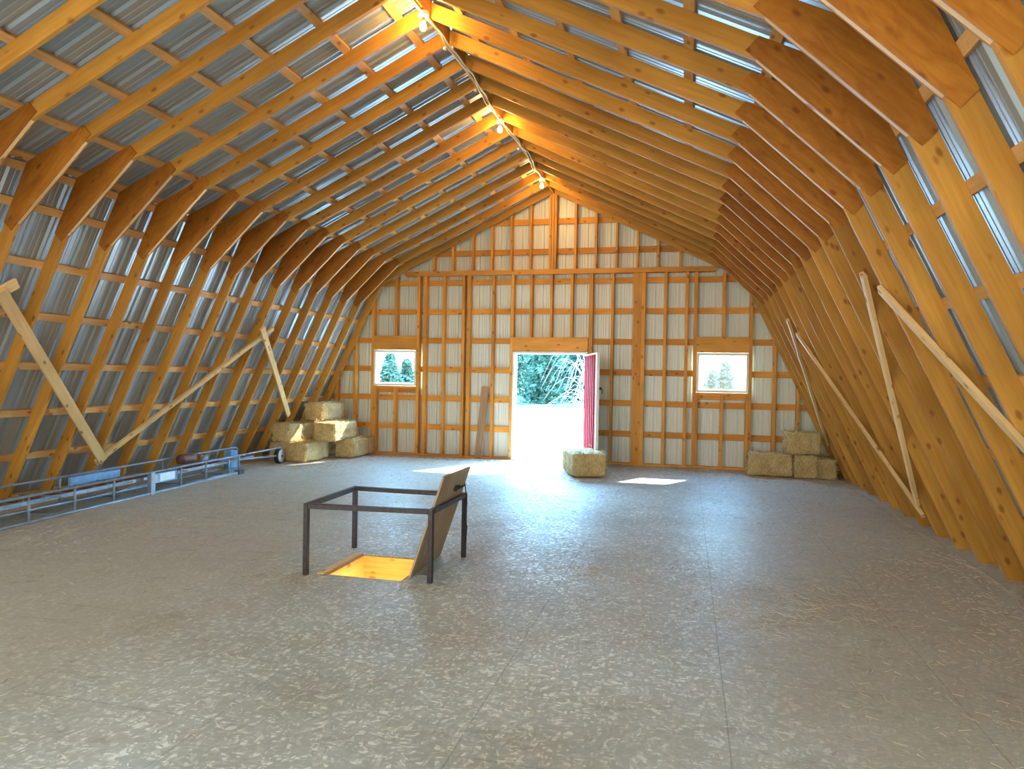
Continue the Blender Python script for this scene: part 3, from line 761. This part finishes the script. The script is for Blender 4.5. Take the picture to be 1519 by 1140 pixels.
cps = [(.0, 2.5), (-.03, 4.4), (-.02, 5.6), (-.025, 6.4), (.0, 6.93), (.07, 7.4), (.03, 7.85), (.055, 8.4), (.02, 9.0), (.03, 9.5), (.0, 10.03), (.05, 10.6), (.03, 11.1), (.06, 11.7), (.02, 12.4), (.03, 12.8), (.0, 13.1)]
for j, ph in enumerate((0, 1.6)):
    bm = bmesh.new(); pts = []
    for i in range(len(cps)-1):
        for t in range(5):
            f = t/5; x = cps[i][0]*(1-f)+cps[i+1][0]*f; y = cps[i][1]*(1-f)+cps[i+1][1]*f
            amp = min(1, min(abs(y-b_) for b_ in (6.93, 10.03, 13.1))/.5)
            pts.append((x+.035*math.sin(y*2.3+ph)*amp, y, 5.412-.035*amp*abs(math.sin(y*PI/.6055))-.006*j))
    pts.append((0, 13.1, 5.41-.006*j)); tube(bm, pts, .0085, 6); link('cable_run', bm, M_CABLE, root, None, True)
for y in (7.75, 8.96, 11.38):
    bm = bmesh.new(); box(bm, -.06, -.028, y-.02, y+.02, 5.40, 5.43); box(bm, .028, .06, y-.02, y+.02, 5.40, 5.43); link('cable_staple', bm, M_PORC, root)

# ------------------------------------------------------------------ outside
bm = bmesh.new(); box(bm, -90, 90, 14.60, 140, -.20, -.05); struct(link('ground', bm, M_GROUND))
bm = bmesh.new(); box(bm, -90, 90, 43, 140, -.05, -.02); struct(link('lawn', bm, M_LAWN))
def conifer(seed, h, rad, name, lab, loc, mt, dens=1.0, bare=.02):
    r = random.Random(seed); root = thing(name, lab, 'tree', loc, 'trees beyond the yard')
    bm = bmesh.new(); tube(bm, [(0, 0, -.1), (.05, 0, h*.4), (0, .04, h*.97)], [.16, .10, .015], 8); link('trunk', bm, M_BARK, root, Matrix.Translation(loc))
    bm = bmesh.new()
    for _ in range(int(420*dens)):
        f = r.random()**.8; z = h*(bare+(1-bare)*f); L = rad*(1-f)**.8*r.uniform(.55, 1.1)+.15; a = r.uniform(0, 2*PI)
        ux, uy = math.cos(a), math.sin(a)
        for k in range(int(6+L*9)):
            t = r.uniform(.15, 1); px_, py_, pz_ = ux*L*t+r.gauss(0, .10), uy*L*t+r.gauss(0, .10), z-L*t*.22+r.gauss(0, .09)
            s = r.uniform(.10, .30); b_ = Vector((r.gauss(0, 1), r.gauss(0, 1), r.gauss(0, .6))).normalized()*s; c_ = b_.orthogonal().normalized()*s*.42
            o_ = Vector((px_, py_, pz_)); bm.faces.new([bm.verts.new(v) for v in (o_-b_, o_+c_, o_+b_, o_-c_)])
    me = link('foliage', bm, mt, root, Matrix.Translation(loc)); return root
def at_px(px, y):     # rough world x on the ray through image column px at depth y
    a = math.atan((px-759.5)/1063.6)-math.radians(13.72); return 2.705+y*math.tan(a)
p1 = conifer(1, 13, 1.7, 'spruce_tree', 'dark spruce at the edge of the yard seen through the doorway', (at_px(770, 52), 52, 0), M_NEEDLE, 1.2)
p2 = conifer(2, 11, 1.6, 'spruce_tree', 'dark spruce at the edge of the yard seen through the doorway', (at_px(785, 55), 55, 0), M_NEEDLE, 1.0)
p3 = conifer(3, 9, 1.6, 'leafy_tree', 'pale green tree at the edge of the yard seen through the doorway', (at_px(800, 50), 50, 0), M_LEAF, .9, .08)
src = (p1, p2, p3); i = 0
for row in range(7):
    y = 48+4.4*row
    for j in range(3):
        x = at_px(762, y)-2.4+4.8*j+(2.4 if row % 2 else 0)
        s_ = src[(row*2+j*2) % 3]
        if i < 3: src[i].location = (x, y, 0)
        else: dup(s_, (x, y, 0))
        i += 1
g = conifer(5, 3.7, 1.2, 'leafy_tree', 'taller of the two trees seen outside the left window', (at_px(578, 60), 60, 0), M_LEAF, 1.2, .1)
g = conifer(6, 3.2, 1.0, 'leafy_tree', 'lower of the two trees seen outside the left window', (at_px(603, 64), 64, 0), M_LEAF, 1.0, .1)
g = conifer(7, 3.3, .9, 'leafy_tree', 'taller pale tree seen outside the right window', (at_px(1076, 62), 62, 0), M_LEAF, .7, .1)
g = conifer(8, 2.6, 1.3, 'leafy_tree', 'lower pale tree seen outside the right window', (at_px(1058, 68), 68, 0), M_LEAF, .6, .1)
# bare arching shrub beside the doorway
root = thing('bare_shrub', 'pale leafless shrub with arching twigs outside the doorway', 'shrub', (at_px(884, 26), 26, -.05))
r = random.Random(12); bm = bmesh.new(); bx = at_px(884, 26)
for i in range(150):
    a = r.uniform(0, 2*PI); R_ = r.uniform(.6, 2.3); hh = r.uniform(.8, 3.1); pts = []
    for t in range(7):
        f = t/6; pts.append((bx+math.cos(a)*R_*f**1.2+r.gauss(0, .03), 26+math.sin(a)*R_*f**1.2+r.gauss(0, .03), -.05+hh*math.sin(PI*min(.82, f*.82))*1.0))
    tube(bm, pts, [.012*(1-f/7.5) for f in range(7)], 4)
link('twigs', bm, M_TWIG, root)

# ------------------------------------------------------------------ light
sun = bpy.data.lights.new('sun', 'SUN'); sun.energy = 9; sun.angle = math.radians(.6); sun.color = (1, .95, .86)
so = bpy.data.objects.new('sun', sun); C.objects.link(so)
so.rotation_euler = Vector((-1.4, -2.65, -2.2)).to_track_quat('-Z', 'Y').to_euler()

w = bpy.data.worlds.new('sky'); bpy.context.scene.world = w; w.use_nodes = True
nt = w.node_tree; bg = nt.nodes['Background']
tc = N(nt, 'ShaderNodeTexCoord'); sp = N(nt, 'ShaderNodeSeparateXYZ'); nt.links.new(tc.outputs['Generated'], sp.inputs[0])
mr = N(nt, 'ShaderNodeMapRange'); nt.links.new(sp.outputs['Z'], mr.inputs[0]); mr.inputs[1].default_value = -1; mr.inputs[2].default_value = 1
rs = ramp(nt, [(.40, (.52, .43, .33)), (.497, (.60, .52, .42)), (.515, (.86, .93, 1.0)), (.58, (.52, .78, 1.0)), (.66, (.40, .70, 1.0)), (1.0, (.26, .50, 1.0))]); nt.links.new(mr.outputs[0], rs.inputs[0])
my = N(nt, 'ShaderNodeMapRange'); nt.links.new(sp.outputs['Y'], my.inputs[0]); my.inputs[1].default_value = -1; my.inputs[2].default_value = 1
# bright blue sky on the sunny side of the gable, hazy pale sky behind the camera
rw = ramp(nt, [(.2, (0, 0, 0)), (.7, (1, 1, 1))]); nt.links.new(my.outputs[0], rw.inputs[0])
blue = mix(nt, 1, rs.outputs[0], (3.3, 4.7, 5.3), 'MULTIPLY')
haze = ramp(nt, [(.40, (.26, .225, .175)), (.50, (.42, .385, .33)), (.56, (.37, .38, .365)), (.66, (.15, .165, .17)), (1.0, (.10, .12, .125))]); nt.links.new(mr.outputs[0], haze.inputs[0])
nt.links.new(mix(nt, rw.outputs[0], haze.outputs[0], blue), bg.inputs[0]); bg.inputs[1].default_value = 4.0

# ------------------------------------------------------------------ camera
cam = bpy.data.cameras.new('camera'); co = bpy.data.objects.new('camera', cam); C.objects.link(co)
yaw, pitch, roll = math.radians(13.7236), math.radians(-.5355), math.radians(-1.0409)
Rm = Matrix.Rotation(yaw, 3, 'Z') @ Matrix.Rotation(pitch, 3, 'X') @ Matrix.Rotation(roll, 3, 'Y')
right, fwd, up = Rm.col[0], Rm.col[1], Rm.col[2]
Mc = Matrix((right, up, -fwd)).transposed().to_4x4(); Mc.translation = (2.705, 0, 1.6906); co.matrix_world = Mc
cam.sensor_fit = 'HORIZONTAL'; cam.sensor_width = 36; cam.lens = 1063.6*36/1519; cam.clip_start = .05; cam.clip_end = 500
bpy.context.scene.camera = co
sc = bpy.context.scene
sc.view_settings.view_transform = 'Standard'; sc.view_settings.look = 'None'; sc.view_settings.gamma = 1; sc.view_settings.use_curve_mapping = False
sc.view_settings.exposure = 1.75
